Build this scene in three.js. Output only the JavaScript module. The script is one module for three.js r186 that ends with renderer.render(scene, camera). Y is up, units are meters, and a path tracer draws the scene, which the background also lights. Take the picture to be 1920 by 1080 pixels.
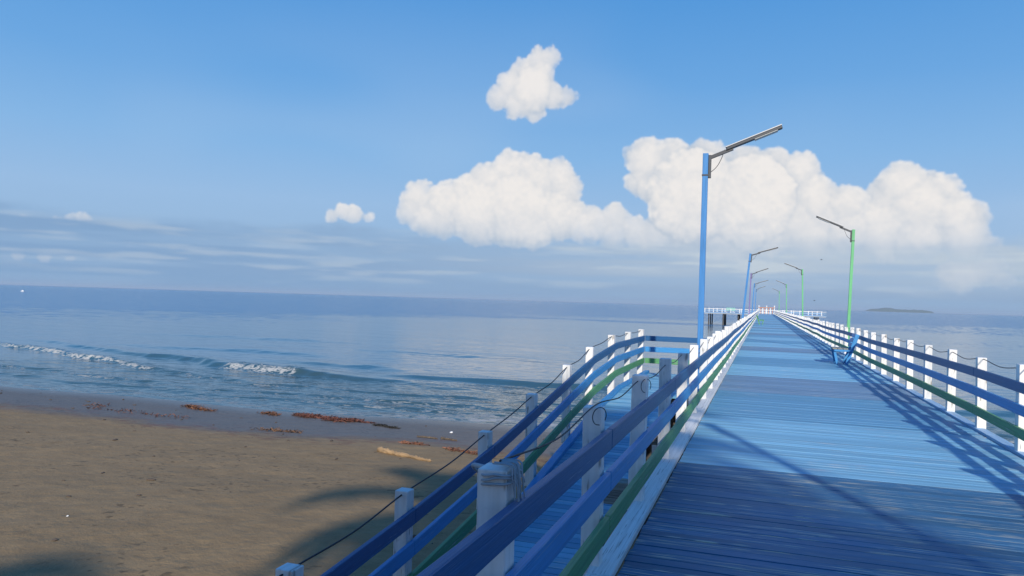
import * as THREE from 'three';
import { RoundedBoxGeometry } from 'three/addons/geometries/RoundedBoxGeometry.js';
import { mergeGeometries } from 'three/addons/utils/BufferGeometryUtils.js';

// ---------------------------------------------------------------- camera, sky, sun, exposure
// y = 0 is the sea, the pier deck lies at DECK, the pier runs along -z. Distances along the pier are written as Z = -z.
const DECK = 3.4, EYE = 5.0, SUN_AZ = 21.8, SUN_EL = 24;
const deg = Math.PI / 180;
const scene = new THREE.Scene();
const camera = new THREE.PerspectiveCamera(42.46, 16 / 9, 0.05, 60000);
camera.position.set(0, EYE, 0);
camera.rotation.set(0.93 * deg, 18.71 * deg, 1.76 * deg, 'YXZ');
const sunDir = new THREE.Vector3(Math.sin(SUN_AZ * deg) * Math.cos(SUN_EL * deg), Math.sin(SUN_EL * deg), Math.cos(SUN_AZ * deg) * Math.cos(SUN_EL * deg));
const sun = new THREE.DirectionalLight(new THREE.Color().setRGB(1.0, 0.92, 0.80), 4.6);
sun.position.copy(sunDir).multiplyScalar(90).add(new THREE.Vector3(0, 0, -20)); sun.target.position.set(0, 0, -20);
sun.castShadow = true; sun.shadow.radius = 1.6; sun.shadow.mapSize.set(4096, 4096);
Object.assign(sun.shadow.camera, { left: -70, right: 70, top: 70, bottom: -70, near: 1, far: 260 });
scene.add(sun, sun.target);
const renderer = new THREE.WebGLRenderer({ antialias: true });
renderer.shadowMap.enabled = true;
renderer.toneMapping = THREE.LinearToneMapping;
renderer.toneMappingExposure = 1.0;

// ---------------------------------------------------------------- numbers: random, noise
function rng(seed) { let a = seed >>> 0; return () => { a = (a + 0x6D2B79F5) | 0; let t = Math.imul(a ^ (a >>> 15), 1 | a); t = (t + Math.imul(t ^ (t >>> 7), 61 | t)) ^ t; return ((t ^ (t >>> 14)) >>> 0) / 4294967296; }; }
const LUT = new Float32Array(65536); { const r = rng(11); for (let i = 0; i < 65536; i++) LUT[i] = r(); }
const hash = (x, y) => LUT[((x * 7919 + y * 104729) ^ (y << 7)) & 65535];
function noise(x, y) {            // value noise 0..1
  const xi = Math.floor(x), yi = Math.floor(y); let fx = x - xi, fy = y - yi; fx = fx * fx * (3 - 2 * fx); fy = fy * fy * (3 - 2 * fy);
  const a = hash(xi, yi), b = hash(xi + 1, yi), c = hash(xi, yi + 1), d = hash(xi + 1, yi + 1);
  return a + (b - a) * fx + (c - a) * fy + (a - b - c + d) * fx * fy;
}
function fbm(x, y, n = 4) { let s = 0, a = 0.5, t = 0; for (let i = 0; i < n; i++) { s += a * noise(x, y); t += a; a *= 0.5; x = x * 2.03 + 17.3; y = y * 2.03 - 9.1; } return s / t; }
const clamp = (v, a = 0, b = 1) => v < a ? a : v > b ? b : v;
const sst = (a, b, v) => { const t = clamp((v - a) / (b - a)); return t * t * (3 - 2 * t); };
const mix = (a, b, t) => a + (b - a) * t;
const toLin = (c) => c <= 0.04045 ? c / 12.92 : Math.pow((c + 0.055) / 1.055, 2.4);
const toSrgb = (c) => c <= 0.0031308 ? c * 12.92 : 1.055 * Math.pow(c, 1 / 2.4) - 0.055;
const lin = (r, g, b) => [toLin(r / 255), toLin(g / 255), toLin(b / 255)];

// ---------------------------------------------------------------- the sky: clear air, a low grey-blue bank all round, cumulus above it
const CLOUDS = [
  [[-17.25, 17.95, 0.95], [-16.35, 18.2, 0.7], [-18.3, 17.1, 1.1], [-19.3, 16.3, 1.05], [-20.1, 15.3, 0.95], [-17.7, 15.9, 1.5], [-18.6, 14.9, 1.1], [-17.6, 14.4, 0.85], [-16.2, 15.6, 1.0], [-15.2, 15.5, 0.75], [-14.5, 15.25, 0.5], [-17.0, 16.9, 1.0]],
  [[-18.99, 9.84, 1.53], [-17.32, 9.48, 1.61], [-15.47, 9.53, 1.21], [-14.74, 8.74, 1.13], [-20.61, 8.86, 1.54], [-22.23, 7.87, 1.46], [-23.78, 7.40, 1.38], [-25.99, 7.71, 1.13], [-26.49, 6.71, 1.13], [-24.24, 6.41, 1.71], [-21.37, 6.80, 2.36], [-18.49, 7.02, 2.69], [-16.00, 6.68, 2.04], [-25.45, 5.95, 1.22], [-14.76, 6.38, 1.63], [-17.21, 5.71, 1.64]],
  [[-12.62, 6.18, 1.22], [-11.08, 6.53, 1.01], [-9.57, 5.75, 1.05], [-7.43, 5.29, 1.61], [-13.50, 5.59, 1.22], [-11.05, 5.24, 1.22], [-9.02, 4.87, 1.13]],
  [[-8.66, 10.79, 1.50], [-9.06, 9.36, 1.19], [-6.87, 10.78, 1.41], [-4.52, 10.75, 1.40], [-3.60, 11.28, 0.93], [-1.75, 10.24, 1.54], [0.50, 10.10, 1.44], [1.97, 9.38, 1.66], [3.15, 7.91, 1.51], [-7.85, 8.81, 1.35], [-5.15, 8.10, 3.16], [-1.30, 7.68, 3.11], [1.67, 6.88, 2.30], [4.18, 6.46, 1.69], [5.47, 7.49, 1.34], [-5.87, 5.71, 2.00], [-2.76, 5.34, 1.97], [0.24, 5.34, 1.94], [3.14, 5.34, 1.71], [5.59, 5.32, 1.50]],
  [[8.85, 8.83, 1.26], [8.15, 7.92, 1.38], [10.53, 7.69, 1.56], [11.46, 8.35, 1.05], [9.92, 6.64, 2.15], [7.26, 6.34, 1.40], [12.04, 6.57, 1.41], [13.30, 6.53, 0.83], [12.37, 5.23, 1.62], [13.87, 4.65, 0.83], [7.61, 5.23, 1.65], [9.89, 4.91, 1.44]],
  [[12.42, 2.52, 1.13], [13.90, 2.95, 0.97], [11.50, 2.40, 0.78], [14.78, 2.26, 0.69]],
  [[-31.87, 6.27, 0.56], [-31.07, 6.08, 0.64], [-32.63, 5.87, 0.48], [-29.88, 5.90, 0.40]],
  [[-49.70, 4.56, 0.35], [-48.93, 4.55, 0.43], [-50.45, 4.42, 0.28], [-52.35, 4.40, 0.24]],
  [[-52.55, 1.92, 0.34], [-51.11, 1.93, 0.38], [-49.61, 1.84, 0.28]],
];
{ // more of the same cumulus round the rest of the horizon
  const r = rng(5);
  for (let az = 24; az < 300; az += 11 + r() * 14) {
    const n = 6 + Math.floor(r() * 14), wide = 2 + r() * 6, tall = 1.5 + r() * 5, g = [];
    for (let k = 0; k < n; k++) { const t = r() * 2 - 1, up = Math.sqrt(r()) * tall * (1 - t * t * 0.7); g.push([az + t * wide, 5 + up, 0.8 + r() * 1.5]); }
    CLOUDS.push(g);
  }
}
for (const g of CLOUDS) {                    // every puff carries smaller ones on its rim
  const r = rng(Math.round(g[0][0] * 100) + 9000);
  for (const [a, e, q] of g.slice()) for (let k = 0; k < 6; k++) { const t = r() * 6.283, d = q * (0.62 + 0.3 * r()); g.push([a + Math.cos(t) * d, e + Math.sin(t) * d * 0.9, q * (0.26 + 0.26 * r())]); }
}
function makeSky() {
  const W = 4096, H = 2048, data = new Float32Array(W * H * 4), bandRows = 320, row0 = H / 2;   // 320 rows above the horizon = 28 degrees
  const stops = [[0, lin(148, 181, 214)], [3, lin(152, 184, 217)], [7, lin(153, 189, 227)], [11, lin(134, 182, 229)], [16, lin(108, 167, 225)], [22, lin(86, 153, 219)], [35, lin(70, 136, 210)], [60, lin(52, 116, 194)], [90, lin(44, 104, 184)]];
  const air = (e) => { let k = 0; while (k < stops.length - 2 && e > stops[k + 1][0]) k++; const t = clamp((e - stops[k][0]) / (stops[k + 1][0] - stops[k][0])); return [0, 1, 2].map((c) => mix(stops[k][1][c], stops[k + 1][1][c], t)); };
  for (let y = 0; y < H; y++) {
    const e = (y + 0.5) / H * 180 - 90, c = e > 0 ? air(e) : lin(96, 128, 158);
    for (let x = 0, i = y * W * 4; x < W; x++, i += 4) { data[i] = c[0]; data[i + 1] = c[1]; data[i + 2] = c[2]; data[i + 3] = 1; }
  }
  // direction of column x: equirectangular u = atan2(z, x) / 2pi + 0.5; azimuth measured from -z towards +x
  const azOf = (x) => { const phi = ((x + 0.5) / W - 0.5) * 2 * Math.PI; return Math.atan2(Math.cos(phi), -Math.sin(phi)) / deg; };
  const xOf = (az) => { const X = Math.sin(az * deg), Z = -Math.cos(az * deg); return (Math.atan2(Z, X) / (2 * Math.PI) + 0.5) * W; };
  const hb = new Float32Array(W * bandRows), ab = new Float32Array(W * bandRows);
  const pd = 360 / W;
  for (const g of CLOUDS) {
    const cx = g.reduce((s, p) => s + p[0], 0) / g.length, reach = Math.max(...g.map((p) => Math.abs(p[0] - cx) + p[2])) + 1.5;
    const top = Math.max(...g.map((p) => p[1] + p[2])) + 1, low = Math.min(...g.map((p) => p[1] - p[2])) - 0.6, big = Math.max(...g.map((p) => p[2]));
    const s = clamp(big / 1.6, 0.35, 1), k0 = Math.round(xOf(cx));
    for (let dx = -Math.ceil(reach / pd); dx <= reach / pd; dx++) {
      const a = cx + dx * pd, px = ((k0 + dx) % W + W) % W;
      for (let y = Math.max(0, Math.floor(low / pd)); y < Math.min(bandRows, top / pd); y++) {
        const e = (y + 0.5) * pd;
        const wx = (fbm(a / (1.5 * s) + 7, e / (1.5 * s), 3) - 0.5) * 0.7 * s + (fbm(a / (0.4 * s), e / (0.4 * s) + 31, 3) - 0.5) * 0.36 * s;
        const wy = (fbm(a / (1.5 * s) + 71, e / (1.5 * s) + 5, 3) - 0.5) * 0.7 * s + (fbm(a / (0.4 * s) + 19, e / (0.4 * s) + 3, 3) - 0.5) * 0.36 * s;
        let hmax = 0, geo = 0;
        for (const p of g) {
          const ddx = a + wx - p[0], ddy = e + wy - p[1], rr = p[2] * 1.16, d2 = (ddx * ddx + ddy * ddy) / (rr * rr);
          if (d2 < 1) { const z = rr * Math.sqrt(1 - d2), v = z + 0.25 * Math.sin(p[0] * 91 + p[1] * 37) * rr; hmax = Math.max(hmax, v); geo += z * z; }
        }
        if (geo <= 0) continue;
        const i = y * W + px, f1 = fbm(a / (0.75 * s) + 3, e / (0.75 * s), 4), f2 = fbm(a / (0.2 * s), e / (0.2 * s) + 8, 2), low = sst(7.5, 5, e);
        const thick = Math.sqrt(geo) / s - (0.36 + 0.5 * low) * f1 - 0.42 * f2 + 0.14;
        if (thick <= 0) continue;
        ab[i] = Math.max(ab[i], (1 - Math.exp(-(3.0 - 1.2 * low) * thick)) * (0.88 + 0.1 * Math.min(1, big / 1.8)));
        hb[i] = Math.max(hb[i], 1.2 + hmax + 0.42 * s * f1 + 0.14 * s * f2);
      }
    }
  }
  // how far each spot of a cloud stands out from its surroundings: hollows between the billows get less light
  const blur = (src, rad) => {
    const tmp = new Float32Array(src.length), out = new Float32Array(src.length), n = 2 * rad + 1;
    for (let y = 0; y < bandRows; y++) { let q = 0; const o = y * W; for (let k = -rad; k <= rad; k++) q += src[o + (k + W) % W]; for (let x = 0; x < W; x++) { tmp[o + x] = q / n; q += src[o + (x + rad + 1) % W] - src[o + (x - rad + W) % W]; } }
    for (let x = 0; x < W; x++) { let q = 0; const at = (y) => tmp[clamp(y, 0, bandRows - 1) * W + x]; for (let k = -rad; k <= rad; k++) q += at(k); for (let y = 0; y < bandRows; y++) { out[y * W + x] = q / n; q += at(y + rad + 1) - at(y - rad); } }
    return out;
  };
  const wide = blur(blur(hb, 9), 9), near = blur(hb, 3), cover = blur(blur(ab, 9), 9);
  const litC = lin(246, 240, 234), shdC = lin(198, 205, 214);
  const B0 = lin(132, 166, 204), B1 = lin(150, 176, 206), B2 = lin(194, 207, 219), B3 = lin(128, 166, 205), B4 = lin(144, 173, 205);
  for (let x = 0; x < W; x++) {
    const az = azOf(x), sa = 180 - SUN_AZ - az;                    // the sun lies at azimuth 180 - SUN_AZ
    const Lr = Math.sin(sa * deg) * Math.cos(SUN_EL * deg), Lv = -Math.cos(sa * deg) * Math.cos(SUN_EL * deg), Lu = Math.sin(SUN_EL * deg) + 0.25;
    for (let y = 0; y < bandRows; y++) {
      const e = (y + 0.5) * pd, i = ((row0 + y) * W + x) * 4;
      let r = data[i], g = data[i + 1], b = data[i + 2];
      // thin high veil
      const veil = sst(0.45, 0.8, fbm(az * 0.05 + 9, e * 0.16, 2)) * 0.16 * sst(26, 9, e);
      r = mix(r, 0.55, veil); g = mix(g, 0.66, veil); b = mix(b, 0.80, veil);
      const k = y * W + x, A = ab[k];
      if (A > 0) {
        const st = 3, xl = y * W + (x - st + W) % W, xr = y * W + (x + st) % W, yu = Math.min(bandRows - 1, y + st) * W + x, yd = Math.max(0, y - st) * W + x;
        let nx = -(hb[xr] - hb[xl]) / (2 * st * pd), ny = -(hb[yu] - hb[yd]) / (2 * st * pd); const m = Math.hypot(nx, ny); if (m > 2.2) { nx *= 2.2 / m; ny *= 2.2 / m; }
        const n = 1 / Math.hypot(nx, ny, 1), l = (nx * Lr + ny * Lu + Lv) * n;
        const out = hb[k] - wide[k] / Math.max(0.25, cover[k]), fine = hb[k] - near[k], t = clamp(0.80 + 0.5 * out + 0.8 * fine + 0.35 * (l - 0.75) + 0.35 * (fbm(az * 0.4 + 4, e * 0.6 + 2, 3) - 0.5));
        const haze = 0.05 + sst(8, 3.2, e) * 0.2;
        const c = [0, 1, 2].map((j) => mix(mix(shdC[j], litC[j], t), [r, g, b][j], haze));
        r = mix(r, c[0], A); g = mix(g, c[1], A); b = mix(b, c[2], A);
      }
      // the bank: flat stratus, streaked
      if (e < 7.6) {
      const topE = 4.9 + (fbm(az * 0.09 + 50, 3, 3) - 0.5) * 1.6 + (fbm(az * 0.5, e * 1.4, 3) - 0.5) * 0.7;
      const str = fbm(az * 0.10 + 20, e * 1.7 + 4, 4), str2 = fbm(az * 0.22 + 3, e * 2.6 + 11, 4);
      let B = sst(topE + 0.35, topE - 0.7, e) * (0.62 + 0.38 * sst(0.3, 0.6, str)); { const q = 0.5 + 0.5 * Math.cos((az - 8) * 3 * deg); B *= 1 - 0.6 * A * q * q; }
      const turn = 0.5 + 0.5 * Math.cos((az - 8) * 3 * deg), pale = clamp(sst(0.5, 0.78, str2) * sst(0.2, 1.3, e) * 0.42 + 0.75 * turn * turn * sst(0.6, 3.2, e) * (0.4 + 0.9 * str));
      const lowBlue = sst(1.8, 0.2, e);
      const bc = [0, 1, 2].map((j) => mix(mix(mix(B0[j], B1[j], turn), B2[j], pale), mix(B3[j], B4[j], turn), lowBlue));
      r = mix(r, bc[0], B); g = mix(g, bc[1], B); b = mix(b, bc[2], B);
      }
      data[i] = r; data[i + 1] = g; data[i + 2] = b;
    }
  }
  const t = new THREE.DataTexture(data, W, H, THREE.RGBAFormat, THREE.FloatType);
  t.mapping = THREE.EquirectangularReflectionMapping; t.magFilter = t.minFilter = THREE.LinearFilter; t.wrapS = THREE.RepeatWrapping; t.needsUpdate = true;
  return t;
}
const skyTexture = makeSky();
scene.background = skyTexture; scene.environment = skyTexture;

// ---------------------------------------------------------------- helpers
const taken = new Map();
function numbered(name) { const n = taken.get(name) ?? 0; taken.set(name, n + 1); return n ? `${name}_${String(n).padStart(3, '0')}` : name; }
const mesh = (name, geo, mat, parent) => { const m = new THREE.Mesh(geo, mat); m.name = name; m.castShadow = m.receiveShadow = true; if (parent) parent.add(m); return m; };
const tag = (o, label, category, group) => { o.userData.label = label; o.userData.category = category; if (group) o.userData.group = group; return o; };
function thing(name, label, category, [x, y, z] = [0, 0, 0], group) { const g = new THREE.Group(); g.name = numbered(name); g.position.set(x, y, z); tag(g, label, category, group); scene.add(g); return g; }
function solo(name, geo, mat, label, category, group) { const m = mesh(numbered(name), geo, mat, scene); return tag(m, label, category, group); }
const structure = (name, geo, mat) => { const m = mesh(numbered(name), geo, mat, scene); m.userData.kind = 'structure'; return m; };
function dataTex(w, h, fn, srgb) {                    // fn(x, y) -> [r, g, b] in 0..1 (linear when srgb is set: encoded here)
  const d = new Uint8Array(w * h * 4);
  for (let y = 0, i = 0; y < h; y++) for (let x = 0; x < w; x++, i += 4) { const c = fn(x, y); for (let k = 0; k < 3; k++) d[i + k] = Math.round(255 * clamp(srgb ? toSrgb(clamp(c[k])) : c[k])); d[i + 3] = 255; }
  const t = new THREE.DataTexture(d, w, h, THREE.RGBAFormat); t.wrapS = t.wrapT = THREE.RepeatWrapping; t.magFilter = THREE.LinearFilter; t.minFilter = THREE.LinearFilter; if (srgb) t.colorSpace = THREE.SRGBColorSpace; t.needsUpdate = true; return t;
}
// painted timber: u runs along the board. paint = linear base colour, worn = colour of the bare timber or old coat that shows through
function timber(paint, worn, wear, seed, w = 512, h = 128, dirt = 0.15) {
  return dataTex(w, h, (x, y) => {
    const u = x / w, v = y / h, per = (f, p, n) => { const t = u; return mix(fbm(t * f + seed, v * p + seed * 3, n), fbm((t - 1) * f + seed, v * p + seed * 3, n), sst(0.8, 1, t)); };
    const grain = per(10, h * 0.36, 2), coarse = per(4, 5, 3), chip = per(18, h * 0.3, 2), patch = per(5, 9, 3);
    const wv = sst(1 - wear, 1 - wear + 0.09, chip * 0.6 + patch * 0.4 + 0.12) ;
    const tone = (1 + (grain - 0.5) * 0.26 + (coarse - 0.5) * 0.28) * (1 - dirt * sst(0.5, 0.75, per(3, 7, 4)));
    return [0, 1, 2].map((k) => mix(paint[k] * tone, worn[k] * (0.7 + 0.6 * grain), wv));
  }, true);
}
const grainBump = dataTex(512, 256, (x, y) => { const u = x / 512, v = y / 256; const g = fbm(u * 9, v * 60, 3) * 0.7 + fbm(u * 60, v * 60, 2) * 0.3; return [g, g, g]; });
const paintMat = (map, rough = 0.55, bump = 0.0015) => new THREE.MeshStandardMaterial({ map, roughness: rough, bumpMap: grainBump, bumpScale: bump });
const rbox = (w, h, d, r = 0.006) => new RoundedBoxGeometry(w, h, d, 1, r);
function moved(g, x, y, z, ry = 0, rx = 0, rz = 0) { const m = new THREE.Matrix4().makeRotationFromEuler(new THREE.Euler(rx, ry, rz, 'YXZ')).setPosition(x, y, z); return g.applyMatrix4(m); }
function between(m, a, b) { // a board whose length is along its own x: put it from a to b
  const d = new THREE.Vector3().subVectors(b, a), L = d.length(); m.position.copy(a).addScaledVector(d, 0.5);
  m.rotation.set(0, Math.atan2(-d.z, d.x), Math.asin(d.y / L), 'YZX'); m.scale.x = L; return m;
}
const tube = (pts, r, seg = 24, rad = 6) => new THREE.TubeGeometry(new THREE.CatmullRomCurve3(pts.map((p) => p.isVector3 ? p : new THREE.Vector3(...p))), seg, r, rad, false);

// ---------------------------------------------------------------- beach
const shoreZ = (x) => { const q = clamp(x, -120, 120); return 28.7 + 0.055 * q + 0.5 * Math.sin(q * 0.13 + 1) + 0.25 * Math.sin(q * 0.41); };
const sandY = (x, Z) => { const s = shoreZ(x) - Z; let y = s < 0 ? s * 0.06 : 0.045 * s; if (y > 1.5) y = 1.5 + (1 - Math.exp(-(y - 1.5) / 0.5)) * 0.5; return y + (fbm(x * 0.25 + 40, Z * 0.25, 3) - 0.5) * 0.09 * sst(0.5, 5, s) + (fbm(x * 1.7, Z * 1.7 + 9, 2) - 0.5) * 0.025 * sst(2, 7, s); };
function gridGeo(xs, zs, yf, uvs = 1) {
  const nx = xs.length, nz = zs.length, pos = new Float32Array(nx * nz * 3), uv = new Float32Array(nx * nz * 2), idx = new Uint32Array((nx - 1) * (nz - 1) * 6);
  for (let j = 0, i = 0; j < nz; j++) for (let k = 0; k < nx; k++, i++) { pos[i * 3] = xs[k]; pos[i * 3 + 1] = yf(xs[k], zs[j]); pos[i * 3 + 2] = -zs[j]; uv[i * 2] = xs[k] * uvs; uv[i * 2 + 1] = zs[j] * uvs; }
  for (let j = 0, i = 0; j < nz - 1; j++) for (let k = 0; k < nx - 1; k++) { const a = j * nx + k, b = a + 1, c = a + nx, d = c + 1; idx.set([a, b, d, a, d, c], i); i += 6; }
  const g = new THREE.BufferGeometry(); g.setAttribute('position', new THREE.BufferAttribute(pos, 3)); g.setAttribute('uv', new THREE.BufferAttribute(uv, 2)); g.setIndex(new THREE.BufferAttribute(idx, 1)); g.computeVertexNormals(); return g;
}
function spread(lo, a, b, hi, step, grow = 1.12) { const m = []; for (let v = a; v < b; v += step) m.push(v); m.push(b); let s = step; for (let v = b; v < hi;) { s *= grow; v = Math.min(hi, v + s); m.push(v); } s = step; for (let v = a; v > lo;) { s *= grow; v = Math.max(lo, v - s); m.unshift(v); } return m; }
const SX0 = -46, SXW = 54, SZ0 = 4, SZW = 28;              // the stretch of beach whose stains and litter are mapped
const wetness = (x, Z) => { const s = shoreZ(x) - Z; return sst(7.6, 5.4, s + (fbm(x * 0.35, Z * 0.5, 4) - 0.5) * 2.4); };
{
  const pix = (px, py, fn) => fn(SX0 + px / 2048 * SXW, SZ0 + py / 896 * SZW);
  const dry = [0.290, 0.192, 0.092], dry2 = [0.238, 0.158, 0.075], wet = [0.146, 0.114, 0.084], weed = [0.16, 0.07, 0.04];
  const col = (x, Z) => {
    const w = wetness(x, Z), a = fbm(x * 0.45 + 5, Z * 0.7, 4), b = fbm(x * 2.6, Z * 4.2 + 8, 4), g = noise(x * 19, Z * 21) * 0.5 + noise(x * 41, Z * 43) * 0.5;
    const s = shoreZ(x) - Z;
    const band = Math.exp(-Math.pow((s - 6.3 + (fbm(x * 0.3 + 3, 2, 3) - 0.5) * 3) / 1.0, 2));
    const speck = sst(0.80, 0.86, noise(x * 9 + 70, Z * 11)) * sst(0.45, 0.7, fbm(x * 0.8 + 2, Z * 0.8 + 60, 3));
    const red = band * sst(0.52, 0.68, fbm(x * 3.2 + 11, Z * 5.5, 4)) * 0.65;
    const tone = (0.84 + 0.32 * b) * (0.90 + 0.2 * g);
    return [0, 1, 2].map((k) => { let c = mix(mix(dry2[k], dry[k], a), wet[k], w) * tone; c = mix(c, weed[k], red); return c * (1 - 0.5 * speck); });
  };
  const fit = (t) => { t.wrapS = t.wrapT = THREE.ClampToEdgeWrapping; t.repeat.set(1 / SXW, 1 / SZW); t.offset.set(-SX0 / SXW, -SZ0 / SZW); return t; };
  const map = fit(dataTex(2048, 896, (px, py) => pix(px, py, col), true));
  const rough = fit(dataTex(512, 256, (px, py) => { const w = wetness(SX0 + px / 512 * SXW, SZ0 + py / 256 * SZW), s = shoreZ(SX0 + px / 512 * SXW) - (SZ0 + py / 256 * SZW); const r = mix(0.95, 0.5 - 0.22 * sst(2.5, 0.3, s), w); return [r, r, r]; }));
  const bump = dataTex(1024, 1024, (x, y) => { const u = x / 1024, v = y / 1024, p = (f, o) => mix(mix(noise(u * f + o, v * f), noise((u - 1) * f + o, v * f), sst(0.85, 1, u)), mix(noise(u * f + o, (v - 1) * f), noise((u - 1) * f + o, (v - 1) * f), sst(0.85, 1, u)), sst(0.85, 1, v)); const h = 0.45 * p(9, 3) + 0.3 * p(24, 8) + 0.15 * p(70, 1) + 0.1 * p(180, 4); return [h, h, h]; });
  bump.repeat.set(1 / 3, 1 / 3);
  const m = new THREE.MeshStandardMaterial({ map, roughnessMap: rough, roughness: 1, bumpMap: bump, bumpScale: 0.035 });
  structure('beach', gridGeo(spread(-2500, -46, 8, 2500, 0.22), spread(-900, 3, 33, 44, 0.16, 1.2), sandY), m);
}

// ---------------------------------------------------------------- sea
// breaking ridges: [x, Z, height, foam] along each crest
const RIDGES = [
  { w: 1.3, p: [[-66, 51.5, 0.0, 0], [-57, 48.3, 0.14, 0], [-46, 44.6, 0.20, 0], [-38.5, 42.2, 0.33, 0], [-36.5, 41.8, 0.36, 0], [-34, 41.0, 0.36, 0.2], [-32.4, 40.6, 0.36, 1], [-29.5, 39.9, 0.36, 1], [-27.4, 39.4, 0.34, 0.9], [-26.6, 39.3, 0.30, 0], [-24, 39.0, 0.24, 0], [-20, 38.6, 0.10, 0], [-14, 38.2, 0.03, 0], [-10, 38, 0, 0]] },
  { w: 1.6, p: [[-24, 41.2, 0, 0], [-20.8, 41.6, 0.14, 0], [-16.2, 42.2, 0.26, 0], [-11.4, 42.1, 0.24, 0], [-5, 41.8, 0.16, 0], [2, 42, 0.14, 0], [12, 43, 0.16, 0.2], [30, 44, 0.1, 0]] },
  { w: 0.7, p: [[-70, 47, 0.0, 0.3], [-62, 45.2, 0.2, 0.8], [-57, 44.0, 0.2, 0.9], [-54, 43.0, 0.22, 1], [-45, 40, 0.22, 1], [-36.8, 37.1, 0.18, 0.95], [-34.5, 36.3, 0.12, 0.4], [-30, 35.1, 0.10, 0.55], [-26, 33.9, 0.10, 0.55], [-23, 33.8, 0.09, 0.4], [-16, 34.4, 0.08, 0.35], [-10, 34.6, 0.06, 0.3], [-2, 35, 0.05, 0.2], [6, 35, 0.06, 0.5], [14, 36, 0.08, 0.7], [30, 37, 0, 0]] },
  { w: 0.8, p: [[-60, 36.5, 0.1, 0.5], [-44.5, 33.4, 0.10, 0.45], [-40, 32.6, 0.10, 0.5], [-35, 31.8, 0.12, 0.65], [-28.3, 30.7, 0.10, 0.45], [-21.4, 31.1, 0.09, 0.45], [-16, 31.9, 0.09, 0.55], [-12.8, 32.3, 0.08, 0.5], [-6, 32.6, 0.08, 0.5], [4, 32.8, 0.1, 0.7], [10, 33.3, 0.1, 0.9], [30, 34, 0.1, 0.5]] },
  { w: 0.6, p: [[-50, 30.6, 0.05, 0.1], [-34, 29.5, 0.06, 0.2], [-24, 29.3, 0.06, 0.4], [-16, 29.9, 0.06, 0.55], [-10, 30.3, 0.06, 0.6], [0, 30.6, 0.06, 0.5], [30, 32, 0.05, 0.5]] },
  { w: 2.4, p: [[-58, 52, 0, 0], [-51, 51, 0.10, 0], [-42, 52.3, 0.14, 0], [-36, 52.2, 0.13, 0], [-31, 51.5, 0, 0]] },
  { w: 2.0, p: [[-36, 47.0, 0, 0], [-31, 46.2, 0.12, 0], [-26, 45.4, 0.15, 0], [-21, 45.0, 0, 0]] },
  { w: 2.6, p: [[-40, 62, 0, 0], [-30, 60, 0.10, 0], [-20, 59, 0.11, 0], [-12, 58.5, 0, 0]] },
  { w: 2.8, p: [[-70, 66, 0, 0], [-60, 66, 0.1, 0], [-46, 68, 0.11, 0], [-38, 69, 0, 0]] },
];
function crest(r, x) { const p = r.p; if (x <= p[0][0] || x >= p[p.length - 1][0]) return null; let k = 0; while (x > p[k + 1][0]) k++; const t = (x - p[k][0]) / (p[k + 1][0] - p[k][0]); return [1, 2, 3].map((j) => mix(p[k][j], p[k + 1][j], j === 3 ? sst(0.1, 0.9, t) : t)); }
const wob = (x, i) => (noise(x * 0.35 + i * 13, i) - 0.5) * 0.9 + (noise(x * 1.4 + i * 5, i + 7) - 0.5) * 0.35;
function seaY(x, Z) {
  const s = Z - shoreZ(x), off = sst(-0.5, 8, s), far = sst(600, 200, Math.hypot(x, Z));
  let y = 0;
  if (far > 0) y += far * off * (0.05 * (fbm(x * 0.045 + 3, Z * 0.16, 3) - 0.5) + 0.022 * (fbm(x * 0.16 + 30, Z * 0.55, 2) - 0.5) + 0.011 * Math.sin(Z * 0.95 + x * 0.06 + 4 * noise(x * 0.06, Z * 0.08)));
  if (Z < 80 && Math.abs(x) < 80) for (let i = 0; i < RIDGES.length; i++) {
    const r = RIDGES[i], c = crest(r, x); if (!c) continue; const d = Z - c[0] - wob(x, i); if (d > 5 * r.w || d < -4 * r.w) continue;
    const rough = c[2] > 0.3 ? 1 + 0.5 * (fbm(x * 2.2, Z * 3, 2) - 0.5) * c[2] : 1;
    y += c[1] * rough * Math.exp(-Math.pow(d / (d < 0 ? r.w * 0.5 : r.w * 1.5), 2)) * (0.75 + 0.5 * noise(x * 0.5, i + 20));
  }
  return y + 0.01;
}
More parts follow.
